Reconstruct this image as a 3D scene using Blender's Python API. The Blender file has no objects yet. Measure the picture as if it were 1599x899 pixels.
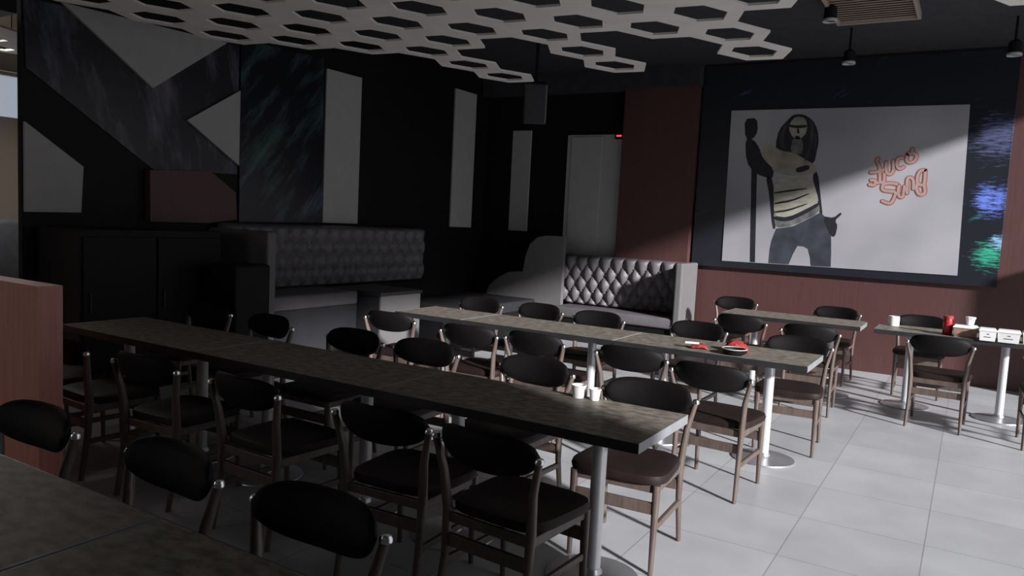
import bpy, bmesh, math, random
from mathutils import Vector, Matrix
random.seed(4)
PI = math.pi
scene = bpy.context.scene
COL = scene.collection

# ------------------------------------------------------------------ camera
cam_d = bpy.data.cameras.new('camera'); cam = bpy.data.objects.new('camera', cam_d); COL.objects.link(cam)
cam_d.sensor_fit = 'HORIZONTAL'; cam_d.sensor_width = 36.0
cam_d.lens = 1188.6 / 1599 * 36.0
_r = Vector((0.85340839, 0.51876647, 0.05074905)); _u = Vector((-0.08924245, 0.04949462, 0.99477941)); _f = Vector((-0.5135464, 0.85348206, -0.08853511))
cam.matrix_world = Matrix(((_r.x, _u.x, -_f.x, 0.0), (_r.y, _u.y, -_f.y, 0.0), (_r.z, _u.z, -_f.z, 1.6015), (0, 0, 0, 1)))
cam_d.clip_start = 0.05; cam_d.clip_end = 200
scene.camera = cam

# ------------------------------------------------------------------ light and exposure
scene.view_settings.view_transform = 'Standard'
scene.view_settings.look = 'None'
scene.view_settings.exposure = 0.0
scene.view_settings.gamma = 1.0
scene.view_settings.use_curve_mapping = False
world = bpy.data.worlds.new('world'); scene.world = world; world.use_nodes = True
bgn = world.node_tree.nodes['Background']
bgn.inputs['Color'].default_value = (0.80, 0.88, 1.0, 1); bgn.inputs['Strength'].default_value = 0.2
SUN_DIR = Vector((-0.86, 0.40, -0.36)).normalized()
sun_d = bpy.data.lights.new('sun', 'SUN'); sun_d.energy = 7.0; sun_d.angle = math.radians(3.5); sun_d.color = (0.98, 0.98, 1.0)
sun = bpy.data.objects.new('sun', sun_d); COL.objects.link(sun)
sun.rotation_euler = SUN_DIR.to_track_quat('-Z', 'Y').to_euler(); sun.location = (6, -2, 5)


def area_light(name, loc, rot, sx, sy, e, c):
    d = bpy.data.lights.new(name, 'AREA'); d.shape = 'RECTANGLE'; d.size = sx; d.size_y = sy; d.energy = e; d.color = c
    o = bpy.data.objects.new(name, d); COL.objects.link(o); o.location = loc; o.rotation_euler = rot
    return o


# daylight entering by the wide entrance in the right-hand wall and by the window at the far left, plus added fill lights
area_light('entrance_daylight', (1.95, 5.9, 1.8), (0, math.radians(90), 0), 3.4, 7.4, 26, (0.92, 0.95, 1.0))
area_light('lounge_fill_light', (-8.3, 3.4, 3.5), (0, math.radians(-35), 0), 0.6, 1.2, 65, (1.0, 0.93, 0.86))  # unseen fill light added to brighten the beige far wall
area_light('side_window_daylight', (-9.75, 4.6, 2.55), (0, math.radians(-90), 0), 0.7, 2.6, 8, (0.9, 0.95, 1.0))


area_light('front_fill_light', (-6.1, -2.35, 1.75), (math.radians(90), 0, 0), 2.9, 1.4, 11, (1.0, 0.95, 0.9))  # fill added to brighten the half wall from the front left


# ------------------------------------------------------------------ materials
def mat(name, col, rough=0.6, metal=0.0, spec=0.5, vary=0.0, scale=8.0, stretch=(1, 1, 1), col2=None, bump=0.0, detail=4.0):
    m = bpy.data.materials.new(name); m.use_nodes = True
    nt = m.node_tree; b = nt.nodes['Principled BSDF']
    b.inputs['Roughness'].default_value = rough; b.inputs['Metallic'].default_value = metal
    b.inputs['Specular IOR Level'].default_value = spec
    c1 = (*col, 1)
    c2 = (*col2, 1) if col2 else (*[max(0, x * (1 - vary)) for x in col], 1)
    tc = nt.nodes.new('ShaderNodeTexCoord'); mp = nt.nodes.new('ShaderNodeMapping'); mp.inputs['Scale'].default_value = stretch
    nz = nt.nodes.new('ShaderNodeTexNoise'); nz.inputs['Scale'].default_value = scale; nz.inputs['Detail'].default_value = detail
    rp = nt.nodes.new('ShaderNodeValToRGB'); rp.color_ramp.elements[0].position = 0.35; rp.color_ramp.elements[1].position = 0.65
    rp.color_ramp.elements[0].color = c2; rp.color_ramp.elements[1].color = c1
    nt.links.new(tc.outputs['Object'], mp.inputs['Vector']); nt.links.new(mp.outputs['Vector'], nz.inputs['Vector'])
    nt.links.new(nz.outputs['Fac'], rp.inputs['Fac']); nt.links.new(rp.outputs['Color'], b.inputs['Base Color'])
    if bump:
        bp = nt.nodes.new('ShaderNodeBump'); bp.inputs['Strength'].default_value = bump; bp.inputs['Distance'].default_value = 0.01
        nt.links.new(nz.outputs['Fac'], bp.inputs['Height']); nt.links.new(bp.outputs['Normal'], b.inputs['Normal'])
    return m


M = {}
M['white'] = mat('white_paint', (0.44, 0.425, 0.41), 0.6, vary=0.06)
M['hexwhite'] = mat('honeycomb_board', (0.88, 0.83, 0.78), 0.6, vary=0.1, scale=3)
M['facade'] = mat('blue_grey_house_front', (0.17, 0.19, 0.22), 0.8, vary=0.08, scale=0.6)
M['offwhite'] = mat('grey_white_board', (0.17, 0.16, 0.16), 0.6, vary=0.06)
M['black'] = mat('black_paint', (0.007, 0.007, 0.008), 0.6, vary=0.3, spec=0.25)
M['ceilblack'] = mat('black_ceiling_paint', (0.04, 0.041, 0.047), 0.75, vary=0.3)
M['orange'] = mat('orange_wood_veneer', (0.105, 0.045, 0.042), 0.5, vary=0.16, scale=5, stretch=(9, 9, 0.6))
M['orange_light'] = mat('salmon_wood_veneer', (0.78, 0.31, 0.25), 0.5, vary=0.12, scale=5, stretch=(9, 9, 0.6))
M['wood'] = mat('walnut_wood', (0.15, 0.108, 0.092), 0.36, vary=0.3, scale=6, stretch=(8, 8, 1))
M['leather'] = mat('dark_brown_leather', (0.0065, 0.005, 0.005), 0.6, vary=0.25, scale=14, spec=0.2)
M['leather_red'] = mat('dark_red_brown_leather', (0.024, 0.013, 0.012), 0.6, vary=0.25, scale=14, spec=0.25)
M['chrome'] = mat('brushed_steel', (0.66, 0.66, 0.68), 0.42, metal=0.3, vary=0.05)
M['chrome_bright'] = mat('polished_steel', (0.95, 0.95, 0.96), 0.2, metal=1.0, vary=0.02)
M['steel_disc'] = mat('satin_steel', (0.62, 0.62, 0.65), 0.33, metal=0.75, vary=0.05)
M['laminate'] = mat('stone_look_laminate', (0.31, 0.27, 0.225), 0.5, spec=0.2, col2=(0.14, 0.122, 0.10), scale=16, stretch=(1, 1.7, 1), detail=8)
M['edge_grey'] = mat('sunlit_grey_edge', (0.30, 0.30, 0.31), 0.4, vary=0.15)  # paler grey paints the sunlight falling on the table ends
M['edge'] = mat('black_table_edge', (0.035, 0.035, 0.038), 0.35, vary=0.2)
M['grey_leather'] = mat('grey_leatherette', (0.16, 0.145, 0.155), 0.5, vary=0.15, scale=6)
M['charcoal2'] = mat('grey_board', (0.15, 0.14, 0.14), 0.6, vary=0.1)
M['charcoal'] = mat('charcoal_leatherette', (0.032, 0.031, 0.035), 0.45, vary=0.15, scale=6)
M['plaster'] = mat('grey_plaster', (0.45, 0.43, 0.41), 0.8, vary=0.08, scale=2)
M['beige'] = mat('beige_wall_paint', (0.46, 0.40, 0.34), 0.8, vary=0.08, scale=2)
M['red'] = mat('red_print', (0.55, 0.035, 0.04), 0.3, vary=0.15, scale=30)
M['redcloth'] = mat('red_wrapper', (0.45, 0.06, 0.055), 0.4, vary=0.3, scale=30)
M['carton'] = mat('white_carton', (0.86, 0.85, 0.84), 0.6, vary=0.04)
M['brown_food'] = mat('brown_filling', (0.36, 0.22, 0.17), 0.6, vary=0.35, scale=25)
M['print'] = mat('poster_print', (0.46, 0.45, 0.47), 0.55, col2=(0.33, 0.32, 0.345), scale=0.8, detail=2.0)
M['p_dark'] = mat('print_dark', (0.022, 0.023, 0.03), 0.5, vary=0.3, scale=9)
M['p_skin'] = mat('print_skin', (0.44, 0.40, 0.33), 0.5, vary=0.5, scale=4)
M['p_hair'] = mat('print_hair', (0.07, 0.068, 0.07), 0.5, vary=0.6, scale=6, stretch=(5, 1, 1))
M['p_cloth'] = mat('print_cloth', (0.46, 0.43, 0.36), 0.5, vary=0.25, scale=7, stretch=(1, 1, 3))
M['p_jeans'] = mat('print_jeans', (0.06, 0.065, 0.085), 0.5, vary=0.45, scale=5)
M['p_belt'] = mat('print_belt', (0.20, 0.20, 0.20), 0.5, vary=0.6, scale=9)
M['l_orange'] = mat('lettering_orange', (0.45, 0.13, 0.07), 0.5, vary=0.2)
M['l_pale'] = mat('lettering_pale', (0.46, 0.32, 0.31), 0.5, vary=0.1)
M['sky_grey'] = mat('blue_grey_fabric', (0.22, 0.24, 0.28), 0.8, vary=0.2)
M['vent'] = mat('beige_slats', (0.42, 0.33, 0.28), 0.55, vary=0.1)


def holo(name, base, streak, c_a, c_b, scale, rot, thresh=(0.52, 0.72), stretch=(1, 1, 1), gloss=0.25):
    m = bpy.data.materials.new(name); m.use_nodes = True; nt = m.node_tree; b = nt.nodes['Principled BSDF']
    b.inputs['Roughness'].default_value = gloss; b.inputs['Specular IOR Level'].default_value = 0.35
    tc = nt.nodes.new('ShaderNodeTexCoord'); mp = nt.nodes.new('ShaderNodeMapping'); mp.inputs['Rotation'].default_value = rot
    mp2 = nt.nodes.new('ShaderNodeMapping'); mp2.inputs['Scale'].default_value = stretch
    n1 = nt.nodes.new('ShaderNodeTexNoise'); n1.inputs['Scale'].default_value = scale; n1.inputs['Detail'].default_value = 8; n1.inputs['Roughness'].default_value = 0.65
    r1 = nt.nodes.new('ShaderNodeValToRGB'); r1.color_ramp.elements[0].position = thresh[0]; r1.color_ramp.elements[1].position = thresh[1]
    n2 = nt.nodes.new('ShaderNodeTexNoise'); n2.inputs['Scale'].default_value = 1.6
    r2 = nt.nodes.new('ShaderNodeValToRGB'); r2.color_ramp.elements[0].position = 0.42; r2.color_ramp.elements[1].position = 0.6
    r2.color_ramp.elements[0].color = (*c_a, 1); r2.color_ramp.elements[1].color = (*c_b, 1)
    mx = nt.nodes.new('ShaderNodeMix'); mx.data_type = 'RGBA'
    mx.inputs['A'].default_value = (*base, 1)
    L = nt.links.new
    L(tc.outputs['Object'], mp.inputs['Vector']); L(mp.outputs['Vector'], mp2.inputs['Vector']); L(mp2.outputs['Vector'], n1.inputs['Vector']); L(tc.outputs['Object'], n2.inputs['Vector'])
    L(n1.outputs['Fac'], r1.inputs['Fac']); L(n2.outputs['Fac'], r2.inputs['Fac'])
    ml = nt.nodes.new('ShaderNodeMath'); ml.operation = 'MULTIPLY'; ml.inputs[1].default_value = streak
    L(r1.outputs['Color'], ml.inputs[0]); L(ml.outputs[0], mx.inputs['Factor']); L(r2.outputs['Color'], mx.inputs['B'])
    L(mx.outputs['Result'], b.inputs['Base Color'])
    return m


M['holo_band'] = holo('silver_foil_band', (0.03, 0.028, 0.034), 0.8, (0.32, 0.28, 0.34), (0.22, 0.26, 0.36), 1.5, (math.radians(-14), 0, 0), (0.5, 0.82), (1, 2.6, 0.7))
M['holo_green'] = holo('iridescent_foil', (0.012, 0.013, 0.018), 0.7, (0.10, 0.20, 0.18), (0.16, 0.20, 0.30), 1.6, (math.radians(38), 0, 0), (0.5, 0.75), (1, 3.0, 0.7))
def glints(m, spots, ax):  # paints blue and green light glints into the foil's base colour
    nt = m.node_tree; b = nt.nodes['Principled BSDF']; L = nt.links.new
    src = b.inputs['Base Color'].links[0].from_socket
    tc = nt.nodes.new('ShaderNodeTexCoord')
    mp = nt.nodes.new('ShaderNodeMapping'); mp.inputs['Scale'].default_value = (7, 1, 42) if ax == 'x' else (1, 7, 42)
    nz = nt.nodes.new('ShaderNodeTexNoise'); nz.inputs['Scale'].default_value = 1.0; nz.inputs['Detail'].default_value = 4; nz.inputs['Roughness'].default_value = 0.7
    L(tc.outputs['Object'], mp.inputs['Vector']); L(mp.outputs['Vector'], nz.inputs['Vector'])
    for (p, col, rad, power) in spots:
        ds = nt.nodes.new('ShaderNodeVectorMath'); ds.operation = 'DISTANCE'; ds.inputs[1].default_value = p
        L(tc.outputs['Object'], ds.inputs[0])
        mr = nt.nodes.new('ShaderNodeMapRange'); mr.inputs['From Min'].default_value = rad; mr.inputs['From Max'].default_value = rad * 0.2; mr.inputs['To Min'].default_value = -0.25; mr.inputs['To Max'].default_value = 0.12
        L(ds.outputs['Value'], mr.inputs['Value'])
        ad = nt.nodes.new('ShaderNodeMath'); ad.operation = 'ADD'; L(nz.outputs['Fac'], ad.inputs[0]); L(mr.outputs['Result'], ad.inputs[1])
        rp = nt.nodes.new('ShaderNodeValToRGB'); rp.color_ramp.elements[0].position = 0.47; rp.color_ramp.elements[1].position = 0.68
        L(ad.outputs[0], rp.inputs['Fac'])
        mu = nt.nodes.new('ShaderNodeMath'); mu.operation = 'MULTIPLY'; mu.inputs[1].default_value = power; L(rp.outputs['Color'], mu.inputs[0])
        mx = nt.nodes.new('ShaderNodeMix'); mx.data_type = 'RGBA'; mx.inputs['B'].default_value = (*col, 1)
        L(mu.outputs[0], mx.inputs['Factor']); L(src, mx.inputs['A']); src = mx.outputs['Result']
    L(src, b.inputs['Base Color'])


M['holo_blue'] = holo('blue_glint_foil', (0.020, 0.022, 0.029), 0.75, (0.05, 0.32, 0.22), (0.10, 0.16, 0.55), 2.4, (0, math.radians(25), 0), (0.60, 0.85), (0.8, 1, 3.0), 0.3)

glints(M['holo_blue'], [((1.60, -0.02, 0.96), (0.20, 0.30, 0.95), 0.34, 0.9), ((1.62, -0.02, 0.35), (0.06, 0.55, 0.35), 0.30, 0.85), ((1.70, -0.02, 0.50), (0.35, 0.65, 0.95), 0.16, 0.9), ((1.60, -0.02, 1.65), (0.16, 0.18, 0.35), 0.5, 0.6)], 'x')

# floor tiles
mf = bpy.data.materials.new('grey_floor_tiles'); mf.use_nodes = True
_nt = mf.node_tree; _b = _nt.nodes['Principled BSDF']; _L = _nt.links.new
_tc = _nt.nodes.new('ShaderNodeTexCoord'); _mp = _nt.nodes.new('ShaderNodeMapping'); _mp.inputs['Location'].default_value = (0.71 + 0.624 * 20, -3.8819 + 0.6238 * 20, 0)
_br = _nt.nodes.new('ShaderNodeTexBrick'); _br.offset = 0.0; _br.squash = 1.0
_br.inputs['Scale'].default_value = 1.0; _br.inputs['Brick Width'].default_value = 0.624; _br.inputs['Row Height'].default_value = 0.6238
_br.inputs['Mortar Size'].default_value = 0.0035; _br.inputs['Mortar Smooth'].default_value = 0.2; _br.inputs['Bias'].default_value = 0.0
_br.inputs['Color1'].default_value = (0.60, 0.60, 0.615, 1); _br.inputs['Color2'].default_value = (0.53, 0.53, 0.545, 1); _br.inputs['Mortar'].default_value = (0.36, 0.36, 0.37, 1)
_nz = _nt.nodes.new('ShaderNodeTexNoise'); _nz.inputs['Scale'].default_value = 2.2; _nz.inputs['Detail'].default_value = 6
_rp = _nt.nodes.new('ShaderNodeValToRGB'); _rp.color_ramp.elements[0].position = 0.3; _rp.color_ramp.elements[1].position = 0.7
_rp.color_ramp.elements[0].color = (0.82, 0.82, 0.83, 1); _rp.color_ramp.elements[1].color = (1, 1, 1, 1)
_mx = _nt.nodes.new('ShaderNodeMix'); _mx.data_type = 'RGBA'; _mx.blend_type = 'MULTIPLY'; _mx.inputs['Factor'].default_value = 1.0
_L(_tc.outputs['Object'], _mp.inputs['Vector']); _L(_mp.outputs['Vector'], _br.inputs['Vector']); _L(_tc.outputs['Object'], _nz.inputs['Vector'])
_L(_nz.outputs['Fac'], _rp.inputs['Fac']); _L(_br.outputs['Color'], _mx.inputs['A']); _L(_rp.outputs['Color'], _mx.inputs['B'])
_L(_mx.outputs['Result'], _b.inputs['Base Color']); _b.inputs['Roughness'].default_value = 0.42; _b.inputs['Specular IOR Level'].default_value = 0.4
M['tiles'] = mf

mg = bpy.data.materials.new('window_glass'); mg.use_nodes = True
_nt = mg.node_tree; _nt.nodes.remove(_nt.nodes['Principled BSDF'])
_tr = _nt.nodes.new('ShaderNodeBsdfTransparent'); _gl = _nt.nodes.new('ShaderNodeBsdfGlossy'); _gl.inputs['Roughness'].default_value = 0.05
_ms = _nt.nodes.new('ShaderNodeMixShader'); _ms.inputs[0].default_value = 0.06
_nt.links.new(_tr.outputs[0], _ms.inputs[1]); _nt.links.new(_gl.outputs[0], _ms.inputs[2]); _nt.links.new(_ms.outputs[0], _nt.nodes['Material Output'].inputs[0])
M['glass'] = mg
ml_ = mat('red_indicator', (0.9, 0.05, 0.03), 0.4)
ml_.node_tree.nodes['Principled BSDF'].inputs['Emission Color'].default_value = (1, 0.06, 0.04, 1)
ml_.node_tree.nodes['Principled BSDF'].inputs['Emission Strength'].default_value = 1.6
M['led'] = ml_


# ------------------------------------------------------------------ mesh helpers
def B():
    return bmesh.new()


def box(bm, a, b, bevel=0.0, seg=2):
    a, b = Vector(a), Vector(b)
    lo = Vector([min(a[i], b[i]) for i in range(3)]); hi = Vector([max(a[i], b[i]) for i in range(3)])
    t = bmesh.new(); bmesh.ops.create_cube(t, size=1.0)
    for v in t.verts:
        v.co = Vector([lo[i] + (v.co[i] + 0.5) * (hi[i] - lo[i]) for i in range(3)])
    if bevel:
        bmesh.ops.bevel(t, geom=t.edges[:], offset=bevel, segments=seg, affect='EDGES', profile=0.5)
    merge(bm, t)
    return bm


def merge(bm, t):
    me = bpy.data.meshes.new('tmp'); t.to_mesh(me); t.free(); bm.from_mesh(me); bpy.data.meshes.remove(me)


def loft(bm, rings, close=True):
    vs = [[bm.verts.new(p) for p in r] for r in rings]
    n = len(vs[0])
    for i in range(len(vs) - 1):
        for k in range(n):
            bm.faces.new((vs[i][k], vs[i][(k + 1) % n], vs[i + 1][(k + 1) % n], vs[i + 1][k]))
    if close:
        bm.faces.new(list(reversed(vs[0]))); bm.faces.new(vs[-1])
    return bm


def tube(bm, pts, radii, n=12, sx=1.0, sy=1.0):
    pts = [Vector(p) for p in pts]; rings = []
    ref = None
    for i, p in enumerate(pts):
        d = (pts[min(i + 1, len(pts) - 1)] - pts[max(i - 1, 0)]).normalized()
        if ref is None:
            ref = Vector((1, 0, 0)) if abs(d.x) < 0.8 else Vector((0, 0, 1))
        u = (ref - d * ref.dot(d)).normalized(); v = d.cross(u); ref = u
        r = radii[i] if isinstance(radii, (list, tuple)) else radii
        rings.append([p + u * (r * sx * math.cos(2 * PI * k / n)) + v * (r * sy * math.sin(2 * PI * k / n)) for k in range(n)])
    return loft(bm, rings)


def lathe(bm, prof, c=(0, 0, 0), n=32, close=True):
    rings = [[Vector((c[0] + r * math.cos(2 * PI * k / n), c[1] + r * math.sin(2 * PI * k / n), c[2] + zz)) for k in range(n)] for r, zz in prof]
    return loft(bm, rings, close)


def prism(bm, poly, f0, f1):
    """poly: list of 2-D points, f0/f1 map a 2-D point to the two faces"""
    a = [bm.verts.new(f0(*p)) for p in poly]; b = [bm.verts.new(f1(*p)) for p in poly]
    n = len(poly)
    bm.faces.new(list(reversed(a))); bm.faces.new(b)
    for i in range(n):
        bm.faces.new((a[i], a[(i + 1) % n], b[(i + 1) % n], b[i]))
    return bm


def obj(name, bm, m, parent=None, smooth=False):
    bmesh.ops.recalc_face_normals(bm, faces=bm.faces[:])
    me = bpy.data.meshes.new(name); bm.to_mesh(me); bm.free()
    me.materials.append(m)
    if smooth:
        for p in me.polygons:
            p.use_smooth = True
        try:
            me.set_sharp_from_angle(angle=math.radians(40))
        except Exception:
            pass
    o = bpy.data.objects.new(name, me); COL.objects.link(o)
    if parent:
        o.parent = parent
    return o


def tag(o, label, cat, group=None, kind=None):
    o['label'] = label; o['category'] = cat
    if group:
        o['group'] = group
    if kind:
        o['kind'] = kind
    return o


def thing(name, label, cat, loc=(0, 0, 0), rz=0.0, group=None):
    o = bpy.data.objects.new(name, None); COL.objects.link(o); o.empty_display_size = 0.1
    o.location = loc; o.rotation_euler = (0, 0, rz)
    return tag(o, label, cat, group)


def struct(name, bm, m, parent=None, smooth=False):
    o = obj(name, bm, m, parent, smooth)
    if not parent:
        o['kind'] = 'structure'
    return o


def dup(root, label, loc, rz, group=None):
    r = root.copy(); COL.objects.link(r); r.location = loc; r.rotation_euler = (0, 0, rz); r['label'] = label
    if group:
        r['group'] = group
    for ch in list(root.children):
        c = ch.copy(); COL.objects.link(c); c.parent = r
        for g in list(ch.children):
            d = g.copy(); COL.objects.link(d); d.parent = c
    return r


def centred(o):
    """put the origin of a single-mesh thing at the middle of its base"""
    me = o.data
    xs = [v.co for v in me.vertices]
    c = Vector(((min(v.x for v in xs) + max(v.x for v in xs)) / 2, (min(v.y for v in xs) + max(v.y for v in xs)) / 2, min(v.z for v in xs)))
    me.transform(Matrix.Translation(-c)); o.location = c
    return o


# ------------------------------------------------------------------ room shell
XL = -6.6      # left wall face
YB = 10.0      # back wall face
XR = 1.6       # right wall face
ZC = 3.75
struct('floor', box(B(), (-10.0, -2.6, -0.1), (3.2, 10.4, 0.0)), M['tiles'])
struct('ceiling', box(B(), (-10.0, -2.6, ZC), (XR + 0.2, 10.4, ZC + 0.12)), M['ceilblack'])
struct('wall_back', box(B(), (-4.3, YB, 0), (XR + 0.2, YB + 0.2, ZC)), M['orange'])
struct('wall_back_dark', box(B(), (XL - 0.2, YB, 0), (-4.3, YB + 0.2, ZC)), M['black'])
struct('wall_left', box(B(), (XL - 0.06, 3.23, 0), (XL, YB, ZC)), M['black'])
bm = B(); box(bm, (-10.0, -2.6, 0), (-7.6, -2.4, ZC)); box(bm, (-4.6, -2.6, 0), (XR + 0.2, -2.4, ZC)); box(bm, (-7.6, -2.6, 0), (-4.6, -2.4, 1.0)); box(bm, (-7.6, -2.6, 2.5), (-4.6, -2.4, ZC))
struct('wall_front', bm, M['plaster'])
bm = B()
for a, b in (((-7.6, 1.0), (-4.6, 1.05)), ((-7.6, 2.45), (-4.6, 2.5)), ((-7.6, 1.05), (-7.55, 2.45)), ((-4.65, 1.05), (-4.6, 2.45)), ((-6.12, 1.05), (-6.08, 2.45))):
    box(bm, (a[0], -2.54, a[1]), (b[0], -2.46, b[1]))
win2 = struct('window_unseen', bm, M['white'])  # unseen window put in to go with the front fill light
obj('pane', box(B(), (-7.55, -2.505, 1.05), (-4.65, -2.495, 2.45)), M['glass'], win2)
bm = B(); box(bm, (XR, -2.4, 0), (XR + 0.2, 1.70, ZC)); box(bm, (XR, 1.70, 3.58), (XR + 0.2, YB, ZC)); box(bm, (XR, 9.75, 0), (XR + 0.2, YB, 3.58))
struct('wall_right', bm, M['plaster'])
# unseen low wall beside the entrance, put in and sized for its shadow
struct('wall_low_unseen', box(B(), (1.25, 9.42, 0), (XR, YB, 1.66), 0.004), M['orange'])
# far wall of the neighbouring area at the left, with its window
bm = B(); XF = -9.6
box(bm, (XF - 0.2, -2.6, 0), (XF, 10.4, 2.45)); box(bm, (XF - 0.2, -2.6, 3.0), (XF, 10.4, ZC)); box(bm, (XF - 0.2, -2.6, 2.45), (XF, 3.3, 3.0)); box(bm, (XF - 0.2, 5.9, 2.45), (XF, 10.4, 3.0))
struct('wall_far_left', bm, M['beige'])
struct('wall_far_back', box(B(), (XF, 7.0, 0), (XL - 0.06, 7.2, ZC)), M['beige'])
bm = B()
for a, b in (((3.3, 2.45), (5.9, 2.49)), ((3.3, 2.96), (5.9, 3.0)), ((3.3, 2.49), (3.34, 2.96)), ((5.86, 2.49), (5.9, 2.96)), ((4.1, 2.49), (4.14, 2.96))):
    box(bm, (XF - 0.14, a[0], a[1]), (XF - 0.06, b[0], b[1]))
win = struct('window_1', bm, M['white'])
obj('pane', box(B(), (XF - 0.105, 3.34, 2.49), (XF - 0.095, 5.86, 2.96)), M['glass'], win)
struct('wall_neighbour_house', box(B(), (-16.3, -6.0, -0.1), (-16.0, 16.0, 7.0)), M['facade'])
# soffit over the pillar, plain black
struct('trim_1', box(B(), (XL + 0.02, 9.78, 3.46), (-3.22, YB, ZC)), M['ceilblack'])
struct('trim_2', box(B(), (-9.6, 3.0, 3.02), (XL, 3.2, ZC)), M['black'])
# orange pillar standing a little proud of the wall
struct('wall_pillar', box(B(), (-4.28, 9.86, 0), (-3.24, YB, 3.46), 0.004), M['orange'])
# door
d1 = struct('door_1', box(B(), (-5.17, 9.95, 0.02), (-4.32, 10.0, 2.87), 0.004), M['white'])
obj('door_leaf', box(B(), (-5.1, 9.935, 0.02), (-4.62, 9.955, 2.84), 0.003), M['white'], d1)


# ------------------------------------------------------------------ left wall decoration
def wall_poly(name, poly, t, m, label, cat, x0=XL, base=0.002):
    bm = prism(B(), poly, lambda y, z: (x0 + base, y, z), lambda y, z: (x0 + base + t, y, z))
    return tag(centred(obj(name, bm, m)), label, cat)


wall_poly('foil_panel', [(3.24, 3.16), (3.53, 3.17), (5.31, 3.22), (5.31, 1.93), (4.37, 1.9), (3.26, 2.62)], 0.012, M['holo_band'], 'dark marbled silver foil panel sloping down behind the white triangles', 'wall panel')
wall_poly('foil_panel', [(5.33, 3.3), (6.48, 3.34), (6.53, 1.46), (5.34, 1.44)], 0.02, M['holo_green'], 'tall black foil panel with green and blue diagonal streaks left of white strip', 'wall panel')
wall_poly('triangle_panel', [(3.53, 3.19), (5.14, 3.22), (4.34, 2.64)], 0.03, M['white'], 'large off white triangle panel pointing down on the dark wall', 'wall panel', base=0.016)
wall_poly('triangle_panel', [(4.70, 2.40), (5.31, 2.78), (5.31, 2.02)], 0.03, M['white'], 'smaller off white triangle panel pointing left on the dark wall', 'wall panel', base=0.016)
wall_poly('angled_panel', [(3.24, 2.19), (3.71, 1.87), (3.69, 1.48), (3.24, 1.47)], 0.03, M['white'], 'grey white panel with slanted top at the far left wall end', 'wall panel')
for (y0, y1, zt, lab) in ((6.53, 7.12, 3.24, 'widest white vertical strip panel right of the streaked foil'), (9.08, 9.62, 3.45, 'narrow dim white strip panel, second along the dark wall')):
    tag(centred(obj('strip_panel', box(B(), (XL + 0.002, y0, 1.46), (XL + 0.03, y1, zt), 0.004), M['white'])), lab, 'wall panel')
# third strip sits by the corner, on the dark part of the back wall
tag(centred(obj('strip_panel', box(B(), (-6.12, 9.97, 1.45), (-5.80, 10.0, 2.95), 0.004), M['white'])), 'dim white strip panel beside the corner, nearest the white door', 'wall panel')
wp = tag(centred(obj('wood_panel', prism(B(), [(4.28, 1.89), (4.93, 1.93), (5.23, 1.74), (5.25, 1.465), (4.90, 1.42), (4.29, 1.42)], lambda y, z: (XL + 0.016, y, z), lambda y, z: (XL + 0.1, y, z)), M['orange'])), 'orange wood panel with cut corners on the dark left wall', 'wall panel')


# ------------------------------------------------------------------ honeycomb ceiling panels
HO = Vector((-2.905, 5.117)); HA = Vector((0.029, 0.588)); HB = Vector((0.434, 0.338))
Av, Bv = HA, HB
Cv = Bv - Av
# hexagon corners of the lattice cell spanned by A and B
CORN = [(Av + Bv) / 3, (Bv + Cv) / 3, (Cv - Av) / 3, -(Av + Bv) / 3, -(Bv + Cv) / 3, (Av - Cv) / 3]


def honeycomb(cells, label, z0, z1, hole, off=(0, 0)):
    bm = B(); vd = {}

    def V(p, z):
        k = (round(p.x, 3), round(p.y, 3), round(z, 3))
        if k not in vd:
            vd[k] = bm.verts.new((p.x, p.y, z))
        return vd[k]
    cs = set(cells)
    nb = [(1, -0), (0, 1), (-1, 1), (-1, 0), (0, -1), (1, -1)]
    for (i, j) in cells:
        c = HO + Vector(off) + HA * i + HB * j
        for k in range(6):
            p0, p1 = c + CORN[k], c + CORN[(k + 1) % 6]; q0, q1 = c + CORN[k] * hole, c + CORN[(k + 1) % 6] * hole
            bm.faces.new((V(p0, z0), V(p1, z0), V(q1, z0), V(q0, z0)))
            bm.faces.new((V(p0, z1), V(q0, z1), V(q1, z1), V(p1, z1)))
            bm.faces.new((V(q0, z0), V(q1, z0), V(q1, z1), V(q0, z1)))
            mid = (CORN[k] + CORN[(k + 1) % 6])
            n = min(nb, key=lambda d: (HA * d[0] + HB * d[1] - mid).length)
            if (i + n[0], j + n[1]) not in cs:
                bm.faces.new((V(p0, z0), V(p0, z1), V(p1, z1), V(p1, z0)))
    r = thing('honeycomb_panel', label, 'ceiling panel', (HO.x + off[0], HO.y + off[1], z0))
    for v in bm.verts:
        v.co -= Vector(r.location)
    obj('lattice', bm, M['hexwhite'], r)
    w = B()
    for (i, j) in cells[:: max(1, len(cells) // 8)]:
        c = HO + Vector(off) + HA * i + HB * j + CORN[0] * (0.5 + hole / 2)
        tube(w, [(c.x - r.location.x, c.y - r.location.y, z1 - z0 - 0.01), (c.x - r.location.x, c.y - r.location.y, ZC - z0)], 0.006, 8)
    obj('hanger_rods', w, M['black'], r)
    return r


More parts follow.
